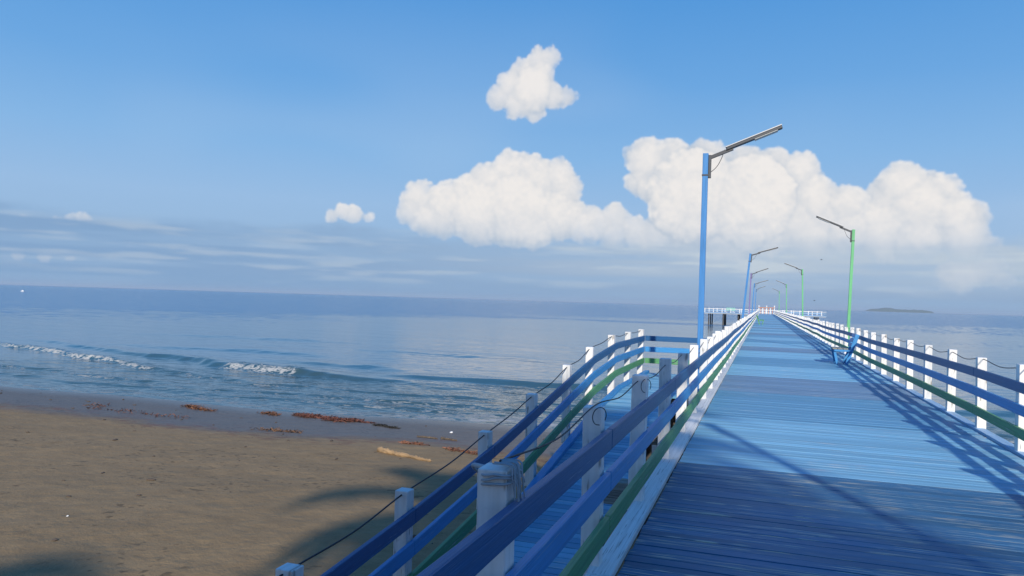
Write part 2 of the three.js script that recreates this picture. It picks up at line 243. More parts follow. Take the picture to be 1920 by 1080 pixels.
{
  const FX0 = -76, FXW = 110, FZ0 = 25, FZW = 27;
  const foamAt = (x, Z) => {
    let f = 0; const br = fbm(x * 2.1, Z * 3.4, 4), fine = fbm(x * 7, Z * 9 + 3, 3);
    for (let i = 0; i < RIDGES.length; i++) { const r = RIDGES[i], c = crest(r, x); if (!c || c[2] <= 0.01) continue; const d = Z - c[0] - wob(x, i) + ((fine - 0.5) * 1.5 + (br - 0.5) * 0.8) * r.w; const band = sst(-0.95 * r.w, -0.4 * r.w, d) * sst(0.15 * r.w, -0.1 * r.w, d); const trail = 0.32 * sst(-3.5 * r.w, -1.0 * r.w, d) * sst(0, -0.8 * r.w, d); f = Math.max(f, sst(0.40, 0.62, c[2] * band * 0.6 + (br - 0.5) * 1.0 + (fine - 0.5) * 0.7 + 0.06 * band) * Math.min(1, band * 1.5 + trail) * Math.min(1, c[2] * 1.15)); }
    const lace = sst(0.84, 0.97, 1 - Math.abs(2 * fbm(x * 1.1 + 6, Z * 2.2, 4) - 1)) * sst(0.5, 0.7, fbm(x * 0.25 + 80, Z * 0.4, 3)) * sst(9, 3, Z - shoreZ(x)); f = Math.max(f, 0.1 * lace);
    const s = Z - shoreZ(x) - (noise(x * 0.5, 77) - 0.5) * 0.8, swash = sst(-20, -8, x);
    f = Math.max(f, sst(0.44, 0.6, br * 0.6 + fine * 0.4) * Math.exp(-Math.pow((s - 0.5) / (0.35 + 0.6 * swash), 2)) * mix(0.55, 1.0, swash));
    return f;
  };
  const fit = (t) => { t.wrapS = t.wrapT = THREE.ClampToEdgeWrapping; t.repeat.set(1 / FXW, 1 / FZW); t.offset.set(-FX0 / FXW, -FZ0 / FZW); return t; };
  const edge = (px, py, w, h) => Math.min(sst(0, w * 0.03, px), sst(w, w * 0.97, px), sst(h, h * 0.9, py));
  const N = 2048, M = 832, F = new Float32Array(N * M);
  for (let y = 0; y < M; y++) for (let x = 0; x < N; x++) F[y * N + x] = foamAt(FX0 + x / N * FXW, FZ0 + y / M * FZW) * edge(x, y, N, M);
  const water = [0.030, 0.120, 0.190], silt = [0.045, 0.085, 0.090];
  const map = fit(dataTex(N, M, (x, y) => { const X = FX0 + x / N * FXW, Z = FZ0 + y / M * FZW, s = Z - shoreZ(X), q = sst(24, 8, s + (fbm(X * 0.2, Z * 0.3, 2) - 0.5) * 9) * 0.95 * edge(x, y, N, M), f = F[y * N + x]; return [0, 1, 2].map((k) => mix(mix(water[k], silt[k], q), [0.47, 0.46, 0.43][k], f)); }, true));
  const rough = fit(dataTex(N, M, (x, y) => { const r = mix(0.10, 0.85, F[y * N + x]); return [r, r, r]; }));
  // ripples: a sum of periodic waves, mostly running in to the shore
  const P = 512, tile = 14, nx = new Float32Array(P * P), ny = new Float32Array(P * P), r = rng(77);
  for (let k = 0; k < 70; k++) {
    const len = Math.exp(mix(Math.log(0.16), Math.log(3.5), r())), th = (r() - 0.5) * 2.0, kx = Math.round(Math.sin(th) * tile / len), ky = Math.round(Math.cos(th) * tile / len), ph = r() * 6.283, sl = 0.026 * Math.pow(len, 0.12);
    if (!kx && !ky) continue; const kk = Math.hypot(kx, ky), cs = new Float32Array(P); for (let i = 0; i < P; i++) cs[i] = 0;
    for (let y = 0; y < P; y++) for (let x = 0; x < P; x++) { const a = Math.cos(2 * Math.PI * (((kx * x + ky * y) % P) / P) + ph) * sl; nx[y * P + x] += a * kx / kk; ny[y * P + x] += a * ky / kk; }
  }
  const normal = dataTex(P, P, (x, y) => { const i = y * P + x, n = 1 / Math.hypot(nx[i], ny[i], 1); return [0.5 - 0.5 * nx[i] * n, 0.5 - 0.5 * ny[i] * n, 0.5 + 0.5 * n]; });
  normal.repeat.set(1 / tile, 1 / tile);
  const m = new THREE.MeshPhysicalMaterial({ map, roughnessMap: rough, roughness: 1, ior: 1.333, normalMap: normal, normalScale: new THREE.Vector2(0.2, 0.2) });
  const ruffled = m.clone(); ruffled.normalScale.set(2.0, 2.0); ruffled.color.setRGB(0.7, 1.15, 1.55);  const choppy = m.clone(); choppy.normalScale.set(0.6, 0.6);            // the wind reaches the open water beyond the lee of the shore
  const zs = []; for (let z = 26; z < 46; z += 0.1) zs.push(z); for (let z = 46, s = 0.1; z < 30000;) { zs.push(z); s = Math.min(s * 1.035, Math.max(s, z * 0.2)); z += s; } zs.push(30000);
  const g = gridGeo(spread(-30000, -70, 32, 30000, 0.22, 1.06), zs, seaY), id = g.index.array, ps = g.attributes.position, calm = [], wind = [], surf = [];
  for (let i = 0; i < id.length; i += 3) { const x = ps.getX(id[i]), Z = -ps.getZ(id[i]), d = Z + 0.5 * Math.abs(x); (Z - shoreZ(x) < 11 + 9 * (fbm(x * 0.08, Z * 0.2 + 3, 3) - 0.5) ? surf : d > 250 + 420 * (fbm(x * 0.006 + 7, Z * 0.011, 3) - 0.5) + 110 * (hash(i, 3) - 0.5) || (d > 120 && fbm(x * 0.012, Z * 0.03 + 5, 3) > 0.62) ? wind : calm).push(id[i], id[i + 1], id[i + 2]); }
  g.setIndex(new THREE.BufferAttribute(new Uint32Array(calm.concat(wind, surf)), 1)); g.addGroup(0, calm.length, 0); g.addGroup(calm.length, wind.length, 1); g.addGroup(calm.length + wind.length, surf.length, 2);
  structure('sea', g, [m, ruffled, choppy]);
}

// ---------------------------------------------------------------- timber materials
const bare = [0.30, 0.27, 0.22], pale = [0.42, 0.50, 0.55];
const M = {
  white: paintMat(timber([0.76, 0.75, 0.73], [0.36, 0.34, 0.31], 0.20, 3, 512, 128, 0.08), 0.6, 0.002),
  whiteB: paintMat(timber([0.70, 0.71, 0.71], [0.30, 0.29, 0.27], 0.23, 9, 512, 128, 0.14), 0.62, 0.002),
  navy: paintMat(timber([0.008, 0.095, 0.250], [0.16, 0.26, 0.38], 0.20, 14), 0.45),
  azure: paintMat(timber([0.035, 0.250, 0.560], [0.30, 0.42, 0.52], 0.20, 22), 0.45),
  green: paintMat(timber([0.080, 0.285, 0.110], [0.28, 0.36, 0.26], 0.21, 31), 0.5),
  paleBlue: paintMat(timber([0.30, 0.48, 0.68], [0.36, 0.38, 0.38], 0.24, 41), 0.6),
  raw: paintMat(timber([0.30, 0.31, 0.27], [0.16, 0.14, 0.12], 0.3, 52), 0.85, 0.004),
  rawDark: paintMat(timber([0.075, 0.068, 0.062], [0.14, 0.13, 0.12], 0.3, 57), 0.9, 0.004),
  deckLight: paintMat(timber([0.210, 0.465, 0.640], pale, 0.22, 61, 1024, 512, 0.10), 0.5, 0.0012),
  deckMid: paintMat(timber([0.118, 0.315, 0.490], pale, 0.20, 67, 1024, 512, 0.14), 0.5, 0.0012),
  deckGrey: paintMat(timber([0.160, 0.275, 0.410], [0.36, 0.38, 0.38], 0.21, 71, 1024, 512, 0.2), 0.55, 0.0015),
  deckWorn: paintMat(timber([0.034, 0.135, 0.262], [0.48, 0.45, 0.34], 0.27, 75, 1024, 512, 0.25), 0.5, 0.0018),
  steel: new THREE.MeshStandardMaterial({ color: new THREE.Color().setRGB(0.52, 0.53, 0.54), roughness: 0.45, metalness: 0.3 }),
  darkSteel: new THREE.MeshStandardMaterial({ color: new THREE.Color().setRGB(0.07, 0.075, 0.085), roughness: 0.5, metalness: 0.3 }),
  panel: new THREE.MeshPhysicalMaterial({ color: new THREE.Color().setRGB(0.02, 0.03, 0.06), roughness: 0.2, clearcoat: 0.6 }),
  lens: new THREE.MeshStandardMaterial({ color: new THREE.Color().setRGB(0.55, 0.55, 0.5), roughness: 0.3 }),
  cable: new THREE.MeshStandardMaterial({ color: new THREE.Color().setRGB(0.025, 0.025, 0.03), roughness: 0.6 }),
  rope: new THREE.MeshStandardMaterial({ color: new THREE.Color().setRGB(0.33, 0.38, 0.42), roughness: 0.9 }),
};

// ---------------------------------------------------------------- the pier: planks, kerbs, beams, piles
const DL = -0.78, DR = 2.80, PL = -0.93, PR = 2.90, BAY = 1.75, P0 = 0.75, END = 200;
const pier = thing('pier', 'long blue timber pier deck running straight out to sea', 'pier');
const PITCH = 0.116;
function plankGeo(len, wid, th, u, v) { const g = rbox(wid, th, len, 0.004); g.rotateY(Math.PI / 2); const p = g.attributes.position, n = g.attributes.normal, t = g.attributes.uv; for (let i = 0; i < p.count; i++) { const top = Math.abs(n.getY(i)) > 0.5; t.setXY(i, u + p.getX(i) / 4.1, v + (top ? p.getZ(i) : p.getY(i)) / 1.0); } return g; }
{
  const r = rng(201), tones = [M.deckWorn, M.deckLight, M.deckMid, M.deckGrey, M.deckLight, M.deckMid, M.deckLight, M.deckGrey, M.deckLight, M.deckMid];
  const variants = []; for (let k = 0; k < 14; k++) variants.push(plankGeo(DR - DL - 0.004, PITCH - 0.0045, 0.04, r(), r()));
  const bay = (Z) => Math.floor((Z - 7.75) / 3.5), toneAt = (Z) => { const b = bay(Z); return b < 0 ? M.deckWorn : tones[1 + b % 9]; };
  const shades = new Map(), shade = (m, q) => { if (!shades.has(m)) shades.set(m, [0.87, 0.95, 1, 1.06].map((k) => { const c = m.clone(); c.color.setScalar(k); return c; })); return shades.get(m)[Math.floor(q * 4)]; };
  const rest = new Map();
  let k = 0;
  for (let Z = -7; Z < END; Z += PITCH) {
    const b = bay(Z), dx = (r() - 0.5) * 0.012, dy = (r() - 0.5) * 0.004, tilt = (r() - 0.5) * 0.012, g = variants[Math.floor(r() * 14)], lift = (b % 3) * 0.002;
    if (Z > 3.0 && k < 298) { const m = mesh('plank', g, shade(toneAt(Z), r()), pier); m.position.set((DL + DR) / 2 + dx, DECK - 0.022 + dy + lift, -Z); m.rotation.x = tilt; k++; }
    else { const key = toneAt(Z); if (!rest.has(key)) rest.set(key, []); const q = new THREE.BoxGeometry(DR - DL, 0.04, PITCH - 0.008); const p = q.attributes.position, t = q.attributes.uv, u = r(), v = r(); for (let i = 0; i < p.count; i++) t.setXY(i, u + p.getX(i) / 4.1, v + p.getZ(i)); rest.get(key).push(q.translate((DL + DR) / 2, DECK - 0.022, -Z)); }
  }
  const keys = [...rest.keys()], all = mergeGeometries(keys.map((q) => mergeGeometries(rest.get(q))), true);
  const far = mesh('far_planks', all, keys, pier); far.userData.kind = 'stuff'; far.userData.label = 'blue planks of the far deck too fine to tell apart';
  // kerb boards, 3.5 m each
  const kl = rbox(1, 0.05, 0.15, 0.008), kr = rbox(1, 0.05, 0.13, 0.008);
  for (let Z = -6.25; Z < END; Z += 3.5) {
    for (const [x, g, m] of [[DL - 0.083, kl, (Math.round(Z * 2) % 4 ? M.whiteB : M.white)], [DR + 0.075, kr, M.paleBlue]]) { const q = mesh('kerb_board', g, m, pier); between(q, new THREE.Vector3(x, DECK + 0.008 + (r() - 0.5) * 0.004, -Z - 0.004), new THREE.Vector3(x, DECK + 0.008 + (r() - 0.5) * 0.004, -Z - 3.496)); }
  }
  // structure under the deck
  const cap = rbox(4.9, 0.24, 0.2, 0.012), str = rbox(1, 0.2, 0.1, 0.01), pile = new THREE.CylinderGeometry(0.13, 0.15, 1, 12);
  for (let Z = -6.25; Z < END; Z += 3.5) {
    const c = mesh('cap_beam', cap, M.raw, pier); c.position.set(0.82, DECK - 0.365, -Z);
    for (const x of [-0.55, 1.0, 2.6]) { const s = mesh('stringer', str, M.rawDark, pier); between(s, new THREE.Vector3(x, DECK - 0.144, -Z), new THREE.Vector3(x, DECK - 0.144, -Z - 3.498)); }
    for (const x of [-0.5, 2.5]) { const lo = Math.min(sandY(x, Z), 0) - 1.2, hi = DECK - 0.486, p = mesh('pile', pile, M.rawDark, pier); p.scale.y = hi - lo; p.position.set(x, (hi + lo) / 2, -Z); }
  }
}

// ---------------------------------------------------------------- railings
const RAILS = [[0.785, 'top_rail', 'navy'], [0.53, 'middle_rail', 'azure'], [0.265, 'bottom_rail', 'green']];
const railGeo = rbox(1, 0.12, 0.038, 0.006), thinRail = rbox(1, 0.085, 0.035, 0.006);
function postGeo(w, h, u) { const g = rbox(w, h, w, 0.008).translate(0, h / 2, 0), p = g.attributes.position, n = g.attributes.normal, t = g.attributes.uv; for (let i = 0; i < p.count; i++) t.setXY(i, u + p.getY(i) / 2.2, u * 3 + (Math.abs(n.getX(i)) > 0.5 ? p.getZ(i) : p.getX(i)) / 0.8); return g; }
const postGeos = []; for (let k = 0; k < 6; k++) postGeos.push(postGeo(0.115 + 0.004 * (k % 3), 1.14, k * 0.137));
function cableAlong(tops, label, sag = 0.05, rad = 0.006) {      // tops: the points where it is tied
  const pts = []; const r = rng(Math.round(Math.abs(tops[0].x * 977)) + 5);
  tops.forEach((p, i) => { pts.push(p); if (i < tops.length - 1) { const m = p.clone().lerp(tops[i + 1], 0.5); m.y -= sag * (0.5 + r()); pts.push(m); } });
  return solo('cable', new THREE.TubeGeometry(new THREE.CatmullRomCurve3(pts), pts.length * 6, rad, 5), M.cable, label, 'cable');
}
function straightRailing(x, side, from, to, label) {
  const g = thing('pier_railing', label, 'railing', [x, DECK, -from]), r = rng(side > 0 ? 301 : 303);
  const tops = [], zs = []; for (let Z = from; Z < to; Z += BAY) zs.push(side < 0 && Z > 2 && Z < 5 ? Z + 0.18 : Z);
  const off = zs.map(() => [(r() - 0.5) * 0.025, (r() - 0.5) * 0.03]);
  zs.forEach((Z, i) => { const p = mesh('post', postGeos[Math.floor(r() * 6)], r() < 0.75 ? M.white : M.whiteB, g); p.position.set(off[i][0], -0.12 + (r() - 0.5) * 0.07 - (side < 0 && Z > 2 && Z < 5 ? 0.05 : 0), -(Z - from)); p.rotation.set((r() - 0.5) * 0.03, (r() - 0.5) * 0.08, (r() - 0.5) * 0.03); if (Z < 50) tops.push(new THREE.Vector3(x + off[i][0], DECK + 0.985, -Z)); });
  const inner = -side * (0.06 + 0.021);
  for (let i = 0; i < zs.length - 1; i += 2) { const j = Math.min(i + 2, zs.length - 1); for (const [h, name, m] of RAILS) { const q = mesh(name, railGeo, M[m], g); between(q, new THREE.Vector3(inner + off[i][0] * 0.6, h + off[i][1] * 1.4, -(zs[i] - from) - 0.002), new THREE.Vector3(inner + off[j][0] * 0.6, h + off[j][1] * 1.4, -(zs[j] - from) + 0.002)); } }
  return tops;
}
const topsL = straightRailing(PL, -1, P0 - 3.5, END - 0.5, 'white posted railing between the pier deck and the side ramp, blue and green rails');
const topsR = straightRailing(PR, 1, P0 - 3.4 + 0.5, END - 0.5, 'white posted railing with blue and green rails on the seaward side of the bench');
cableAlong(topsL.slice(3, 12), 'black cable sagging between the post tops beside the side ramp', 0.06, 0.0045);
cableAlong(topsR, 'thin black cable tied along the post tops behind the bench', 0.04, 0.006);

// ---------------------------------------------------------------- side ramp with its landing
const RX0 = -2.62, RX1 = -1.5, RAMP = [[-2, -1.35], [4.24, -1.05], [5.37, -0.96], [6.96, -0.81], [8.09, -0.68], [9.63, -0.46], [12, -0.15], [14, -0.01], [17.6, 0.0]];
const rampY = (Z) => { let k = 0; while (k < RAMP.length - 2 && Z > RAMP[k + 1][0]) k++; const t = (Z - RAMP[k][0]) / (RAMP[k + 1][0] - RAMP[k][0]); return DECK + mix(RAMP[k][1], RAMP[k + 1][1], t); };
{
  const ramp = thing('side_ramp', 'blue plank ramp climbing alongside the pier to a small landing', 'ramp', [RX0, rampY(3), -3]), r = rng(404);
  const O = ramp.position, geos = [], land = [];
  for (let k = 0; k < 6; k++) { geos.push(plankGeo(RX1 - RX0, PITCH - 0.008, 0.04, r(), r())); land.push(plankGeo(DL - 0.255 - RX0, PITCH - 0.008, 0.04, r(), r())); }
  for (let Z = 1; Z < 17.5; Z += PITCH) {
    const onLand = Z > 13.6, x1 = onLand ? DL - 0.255 : RX1, g = (onLand ? land : geos)[Math.floor(r() * 6)], m = mesh('plank', g, r() < 0.5 ? M.deckLight : M.deckMid, ramp);
    m.position.set((RX0 + x1) / 2 - O.x, rampY(Z) - 0.022 - O.y, -Z - O.z); m.rotation.x = Math.atan2(rampY(Z + 0.1) - rampY(Z - 0.1), 0.2) ;
  }
  const str = rbox(1, 0.18, 0.09, 0.01), kerb = rbox(1, 0.06, 0.1, 0.008), zs = [1, 4.24, 6.96, 8.09, 9.63, 12, 14, 17.5];
  for (let i = 0; i < zs.length - 1; i++) for (const x of [RX0 + 0.2, RX1 - 0.15]) { const q = mesh('stringer', str, M.rawDark, ramp); between(q, new THREE.Vector3(x - O.x, rampY(zs[i]) - 0.15 - O.y, -zs[i] - O.z), new THREE.Vector3(x - O.x, rampY(zs[i + 1]) - 0.15 - O.y, -zs[i + 1] - O.z)); }
  for (let i = 0; i < zs.length - 1; i++) { const q = mesh('kerb_board', kerb, M.azure, ramp); between(q, new THREE.Vector3(RX0 + 0.1 - O.x, rampY(zs[i]) + 0.03 - O.y, -zs[i] - O.z), new THREE.Vector3(RX0 + 0.1 - O.x, rampY(zs[i + 1]) + 0.03 - O.y, -zs[i + 1] - O.z)); }
  const pile = new THREE.CylinderGeometry(0.09, 0.1, 1, 10);
  for (const Z of [4.5, 8, 11.5, 15, 17.2]) for (const x of [RX0 + 0.2, RX1 - 0.15]) { const hi = rampY(Z) - 0.243, lo = sandY(x, Z) - 0.6, p = mesh('pile', pile, M.rawDark, ramp); p.scale.y = hi - lo; p.position.set(x - O.x, (hi + lo) / 2 - O.y, -Z - O.z); }
  // its railing: along the outer edge, then across the end of the landing
  const rail = thing('ramp_railing', 'white posted railing sloping up the outer edge of the side ramp', 'railing', [RX0, rampY(3.87), -3.87]), R = rail.position;
  const pz = [0.9, 2.4, 3.87, 5.41, 7.24, 8.87, 10.59, 12.06, 13.97, 15.67, 17.42], tops = [];
  pz.forEach((Z, i) => { const p = mesh('post', postGeos[i % 6], i % 3 ? M.white : M.whiteB, rail); p.position.set(RX0 - 0.065 - R.x, rampY(Z) - 0.13 - R.y, -Z - R.z); p.rotation.set((r() - 0.5) * 0.03, (r() - 0.5) * 0.1, (r() - 0.5) * 0.03); tops.push(new THREE.Vector3(RX0 - 0.065, rampY(Z) + 0.985, -Z)); });
  for (let i = 0; i < pz.length - 1; i++) for (const [h, name, m] of RAILS) { const q = mesh(name, railGeo, M[m], rail), x = RX0 + 0.016 - R.x; between(q, new THREE.Vector3(x, rampY(pz[i]) + h + 0.02 - R.y, -pz[i] - R.z), new THREE.Vector3(x, rampY(pz[i + 1]) + h + 0.02 - R.y, -pz[i + 1] - R.z)); }
  cableAlong(tops, 'black cable strung above the sloping rail of the side ramp', 0.03, 0.007);
  const end = thing('end_railing', 'short railing of three bright boards across the end of the landing', 'railing', [(RX0 + PL) / 2, DECK, -17.5]);
  for (const [h, name, m] of RAILS) { const q = mesh(name, railGeo, M[m], end); between(q, new THREE.Vector3(RX0 - (RX0 + PL) / 2 + 0.04, h + 0.02, 0.05), new THREE.Vector3(PL - 0.01 - (RX0 + PL) / 2, h + 0.02, 0.05)); }
  for (const x of [PL - 0.02 - (RX0 + PL) / 2]) { const p = mesh('post', postGeos[1], M.white, end); p.position.set(x, -0.1, -0.032); }
}

// ---------------------------------------------------------------- street lamps
function poleMat(c, s) { return paintMat(timber(c, c.map((v) => v * 0.7 + 0.08), 0.14, s, 256, 64), 0.5); }
const POLE = { blue: poleMat([0.045, 0.215, 0.510], 81), green: poleMat([0.13, 0.46, 0.20], 83), mauve: poleMat([0.19, 0.16, 0.36], 85), teal: poleMat([0.22, 0.48, 0.42], 87) };
const lampParts = { pole: rbox(0.1, 4.5, 0.1, 0.006).translate(0, 2.25, 0), plate: rbox(0.05, 0.42, 0.06, 0.004), arm: rbox(0.44, 0.06, 0.055, 0.004).translate(0.22, 0, 0), body: rbox(1.02, 0.05, 0.12, 0.01).translate(0.84, 0.031, 0), solar: rbox(1.03, 0.02, 0.135, 0.005).translate(0.84, 0.067, 0), lens: rbox(0.42, 0.012, 0.16, 0.004).translate(1.05, -0.002, 0), cord: tube([[0.09, 4.15, 0], [0.2, 4.25, 0.01], [0.29, 4.42, 0.01], [0.33, 4.56, 0]], 0.006, 16, 5), band: rbox(0.115, 0.03, 0.115, 0.003) };
function lamp(x, Z, dir, mat, lean, label, group, topH = 4.42) {
  const g = thing('street_lamp', label, 'street lamp', [x, DECK - 0.14, -Z], group);
  g.scale.y = topH / 4.36; if (dir < 0) g.rotation.y = Math.PI; g.rotation.z = -lean * deg;
  mesh('pole', lampParts.pole, mat, g);
  const pl = mesh('mounting_plate', lampParts.plate, M.darkSteel, g); pl.position.set(0.078, 4.26, 0);
  const b = mesh('clamp_band', lampParts.band, M.darkSteel, g); b.position.set(0, 4.1, 0);
  const head = mesh('arm', lampParts.arm, M.darkSteel, g); head.position.set(0.07, 4.42, 0); head.rotation.z = 21 * deg;
  const hd = mesh('lamp_head', lampParts.body, M.darkSteel, g); hd.position.copy(head.position); hd.rotation.copy(head.rotation);
  mesh('top_cover', lampParts.solar, M.steel, hd); mesh('light_panel', lampParts.lens, M.lens, hd);
  mesh('power_cord', lampParts.cord, M.cable, g);
  return g;
}
lamp(PL - 0.15, 14.1, 1, POLE.blue, 0.2, 'tall blue solar street lamp standing where the ramp landing meets the pier');
lamp(PL - 0.15, 40.5, 1, POLE.blue, 5.2, 'leaning blue street lamp on the pier, before the mauve one');
lamp(PL - 0.15, 64, 1, POLE.mauve, 1.5, 'thin mauve blue street lamp on the pier between two blue ones');
lamp(PL - 0.15, 80, 1, POLE.blue, 3, 'small far blue street lamp just beyond the mauve lamp', undefined, 4.1);
lamp(PL - 0.15, 118, 1, POLE.blue, 1, 'tiny lamp near the far end of the pier on the blue lamp side');
lamp(PR + 0.12, 1.3, -1, POLE.green, 0, 'green street lamp on the railing beside the shaded deck');
lamp(PR + 0.12, 30.3, -1, POLE.green, -1.6, 'bright green street lamp just behind the blue bench', undefined, 4.62);
lamp(PR + 0.10, 62, -1, POLE.green, 1.5, 'second green street lamp along the pier past the bench', undefined, 4.7);
lamp(PR + 0.10, 104, -1, POLE.green, 1, 'thin street lamp far along the pier past the green lamps', undefined, 4.8);
lamp(PR + 0.10, 152, -1, POLE.green, 0, 'faint tiny street lamp close to the gate at the pier end', undefined, 4.9);

// ---------------------------------------------------------------- benches
function bench(x, Z, mats, label, group) {
  const g = thing('bench', label, 'bench', [x, DECK, -Z], group);       // sits with its back to the sea rail, x to the sea
  const side = rbox(0.09, 0.95, 0.05, 0.006), seat = rbox(0.13, 0.035, 0.85, 0.006), leg = rbox(0.07, 0.44, 0.05, 0.006), arm = rbox(0.5, 0.06, 0.05, 0.006), back = rbox(0.03, 0.12, 0.85, 0.006);
  for (const z of [0.34, -0.34]) {
    const s = mesh('back_leg', side, mats[0], g); s.position.set(0.1, 0.45, z); s.rotation.z = -0.32;
    const l = mesh('front_leg', leg, mats[0], g); l.position.set(-0.34, 0.22, z); l.rotation.z = 0.2;
    const a = mesh('seat_bearer', arm, mats[0], g); a.position.set(-0.14, 0.41, z + 0.052 * Math.sign(z));
  }
  for (let k = 0; k < 3; k++) { const s = mesh('seat_slat', seat, mats[1], g); s.position.set(-0.37 + k * 0.145, 0.46, 0); }
  for (let k = 0; k < 3; k++) { const s = mesh('back_slat', back, mats[0], g); const h = 0.58 + k * 0.14; s.position.set(0.1 + (h - 0.45) * 0.33 - 0.06, h, 0); s.rotation.z = -0.32; }
}
bench(2.42, 24.2, [M.azure, M.raw], 'blue wooden bench with a pale seat against the pier railing');
bench(-0.28, 74, [M.green, M.green], 'small green bench far down the pier by the left lamps'.replace('left', 'blue'));
scene.children[scene.children.length - 1].rotation.y = Math.PI;

// ---------------------------------------------------------------- pier head
{
  const H0 = 204, H1 = 221, XA = -14.8, XB = 15.4, cx = (XA + XB) / 2;
  const head = thing('jetty_platform', 'wide platform on dark piles across the far end of the pier', 'platform', [cx, DECK, -H0]);
  mesh('deck', rbox(XB - XA, 0.16, H1 - H0, 0.02).translate(0, -0.09, -(H1 - H0) / 2), M.paleBlue, head);
  mesh('edge_beam', rbox(XB - XA - 0.1, 0.18, 0.2, 0.02).translate(0, -0.265, -0.3), M.whiteB, head);
  const pile = new THREE.CylinderGeometry(0.16, 0.18, 4.6, 10);
  for (const x of [-13.9, -10.2, -6.4, 6.4, 10.2, 13.2]) for (const z of [-1.2, -8.5, -15.8]) { const p = mesh('pile', pile, M.rawDark, head); p.position.set(x, -0.18 - 2.3, z); }
  const rail = thing('pier_head_railing', 'low white railing round the platform at the pier end', 'railing', [cx, DECK, -H0]), post = rbox(0.2, 1.1, 0.2, 0.01).translate(0, 0.55, 0), longRail = rbox(1, 0.1, 0.06, 0.01);
  for (let x = XA + 0.2; x < XB; x += 2.22) { if (x > -1.5 && x < 3.4) continue; const p = mesh('post', post, M.white, rail); p.position.set(x - cx, 0, -0.15); }
  for (let x = XA + 0.2; x < XB; x += 2.22) { const p = mesh('post', post, M.white, rail); p.position.set(x - cx, 0, -(H1 - H0) + 0.15); }
  for (const h of [0.5, 0.95]) for (const [a, b, z] of [[XA, -1.4, -0.02], [3.6, XB, -0.02], [XA, XB, -(H1 - H0) + 0.28]]) between(mesh('rail', longRail, h > 0.6 ? M.white : M.paleBlue, rail), new THREE.Vector3(a - cx, h, z), new THREE.Vector3(b - cx, h, z));
  const board = thing('notice_board', 'pale teal board standing on the far platform railing', 'board', [-8.0, DECK, -H0 - 1.2]);
  mesh('panel', rbox(2.3, 0.8, 0.06, 0.01).translate(0, 0.95, 0), POLE.teal, board); for (const s of [-1, 1]) mesh('post', rbox(0.12, 1.3, 0.12, 0.01).translate(s * 1.0, 0.65, -0.095), M.white, board);
  const gate = thing('end_gate', 'white and orange picket gate closing the far end of the pier', 'gate', [(PL + PR) / 2, DECK, -END - 0.6]);
  const orange = paintMat(timber([0.52, 0.22, 0.12], bare, 0.2, 91, 256, 64), 0.6);
  for (let k = -4; k <= 4; k++) mesh('picket', rbox(0.2, k % 4 ? 1.6 : 2.2, 0.12, 0.01).translate(k * 0.47, k % 4 ? 0.8 : 1.1, 0), k % 2 && k % 4 ? orange : M.white, gate);
  for (const h of [0.3, 1.0, 1.65]) mesh('rail', rbox(4.0, 0.16, 0.06, 0.01).translate(0, h, 0.092), h > 1.2 ? orange : M.white, gate);
}

// ---------------------------------------------------------------- things washed up on the beach
function onSand(x, Z, dy = 0) { return new THREE.Vector3(x, sandY(x, Z) + dy, -Z); }
function driftwood(a, b, r0, r1, mat, label, name = 'driftwood', seed = 1, sideBranch = false) {
  const r = rng(seed), A = onSand(...a), B = onSand(...b), n = 9, pts = [];
  for (let k = 0; k <= n; k++) { const t = k / n, p = A.clone().lerp(B, t); p.y = sandY(p.x, -p.z) + mix(r0, r1, t) * 0.7; p.x += (r() - 0.5) * r0 * 1.2; p.z += (r() - 0.5) * r0 * 1.2; pts.push(p); }
  const g = new THREE.TubeGeometry(new THREE.CatmullRomCurve3(pts), 40, 1, 9), path = new THREE.CatmullRomCurve3(pts), P = g.attributes.position;
  for (let i = 0; i <= 40; i++) { const c = path.getPointAt(i / 40), rad = mix(r0, r1, i / 40) * (0.82 + 0.36 * noise(i * 0.4, seed)) * (i === 0 || i === 40 ? 0.15 : 1); for (let j = 0; j <= 9; j++) { const k = i * 10 + j, v = new THREE.Vector3().fromBufferAttribute(P, k).sub(c).multiplyScalar(rad * (0.72 + 0.5 * hash(i * 3, j % 9))).add(c); P.setXYZ(k, v.x, v.y, v.z); } }
  g.computeVertexNormals(); return solo(name, g, mat, label, name.replace('_', ' '));
}
const logMat = paintMat(timber([0.38, 0.25, 0.13], [0.26, 0.17, 0.09], 0.35, 95, 512, 128, 0.3), 0.85, 0.006), twig = paintMat(timber([0.10, 0.075, 0.055], [0.2, 0.15, 0.1], 0.3, 97, 256, 64), 0.9, 0.003);
driftwood([-10.75, 19.65], [-8.65, 19.05], 0.085, 0.04, logMat, 'pale tan driftwood log lying on the dry sand', 'driftwood_log', 3);
driftwood([-11.1, 23.1], [-10.3, 23.05], 0.035, 0.03, twig, 'thin dark stick on wet sand beside the tan log', 'stick', 5);
driftwood([-10.25, 23.2], [-9.6, 23.1], 0.045, 0.025, twig, 'short thick dark stick ending near the white shell', 'stick', 6);
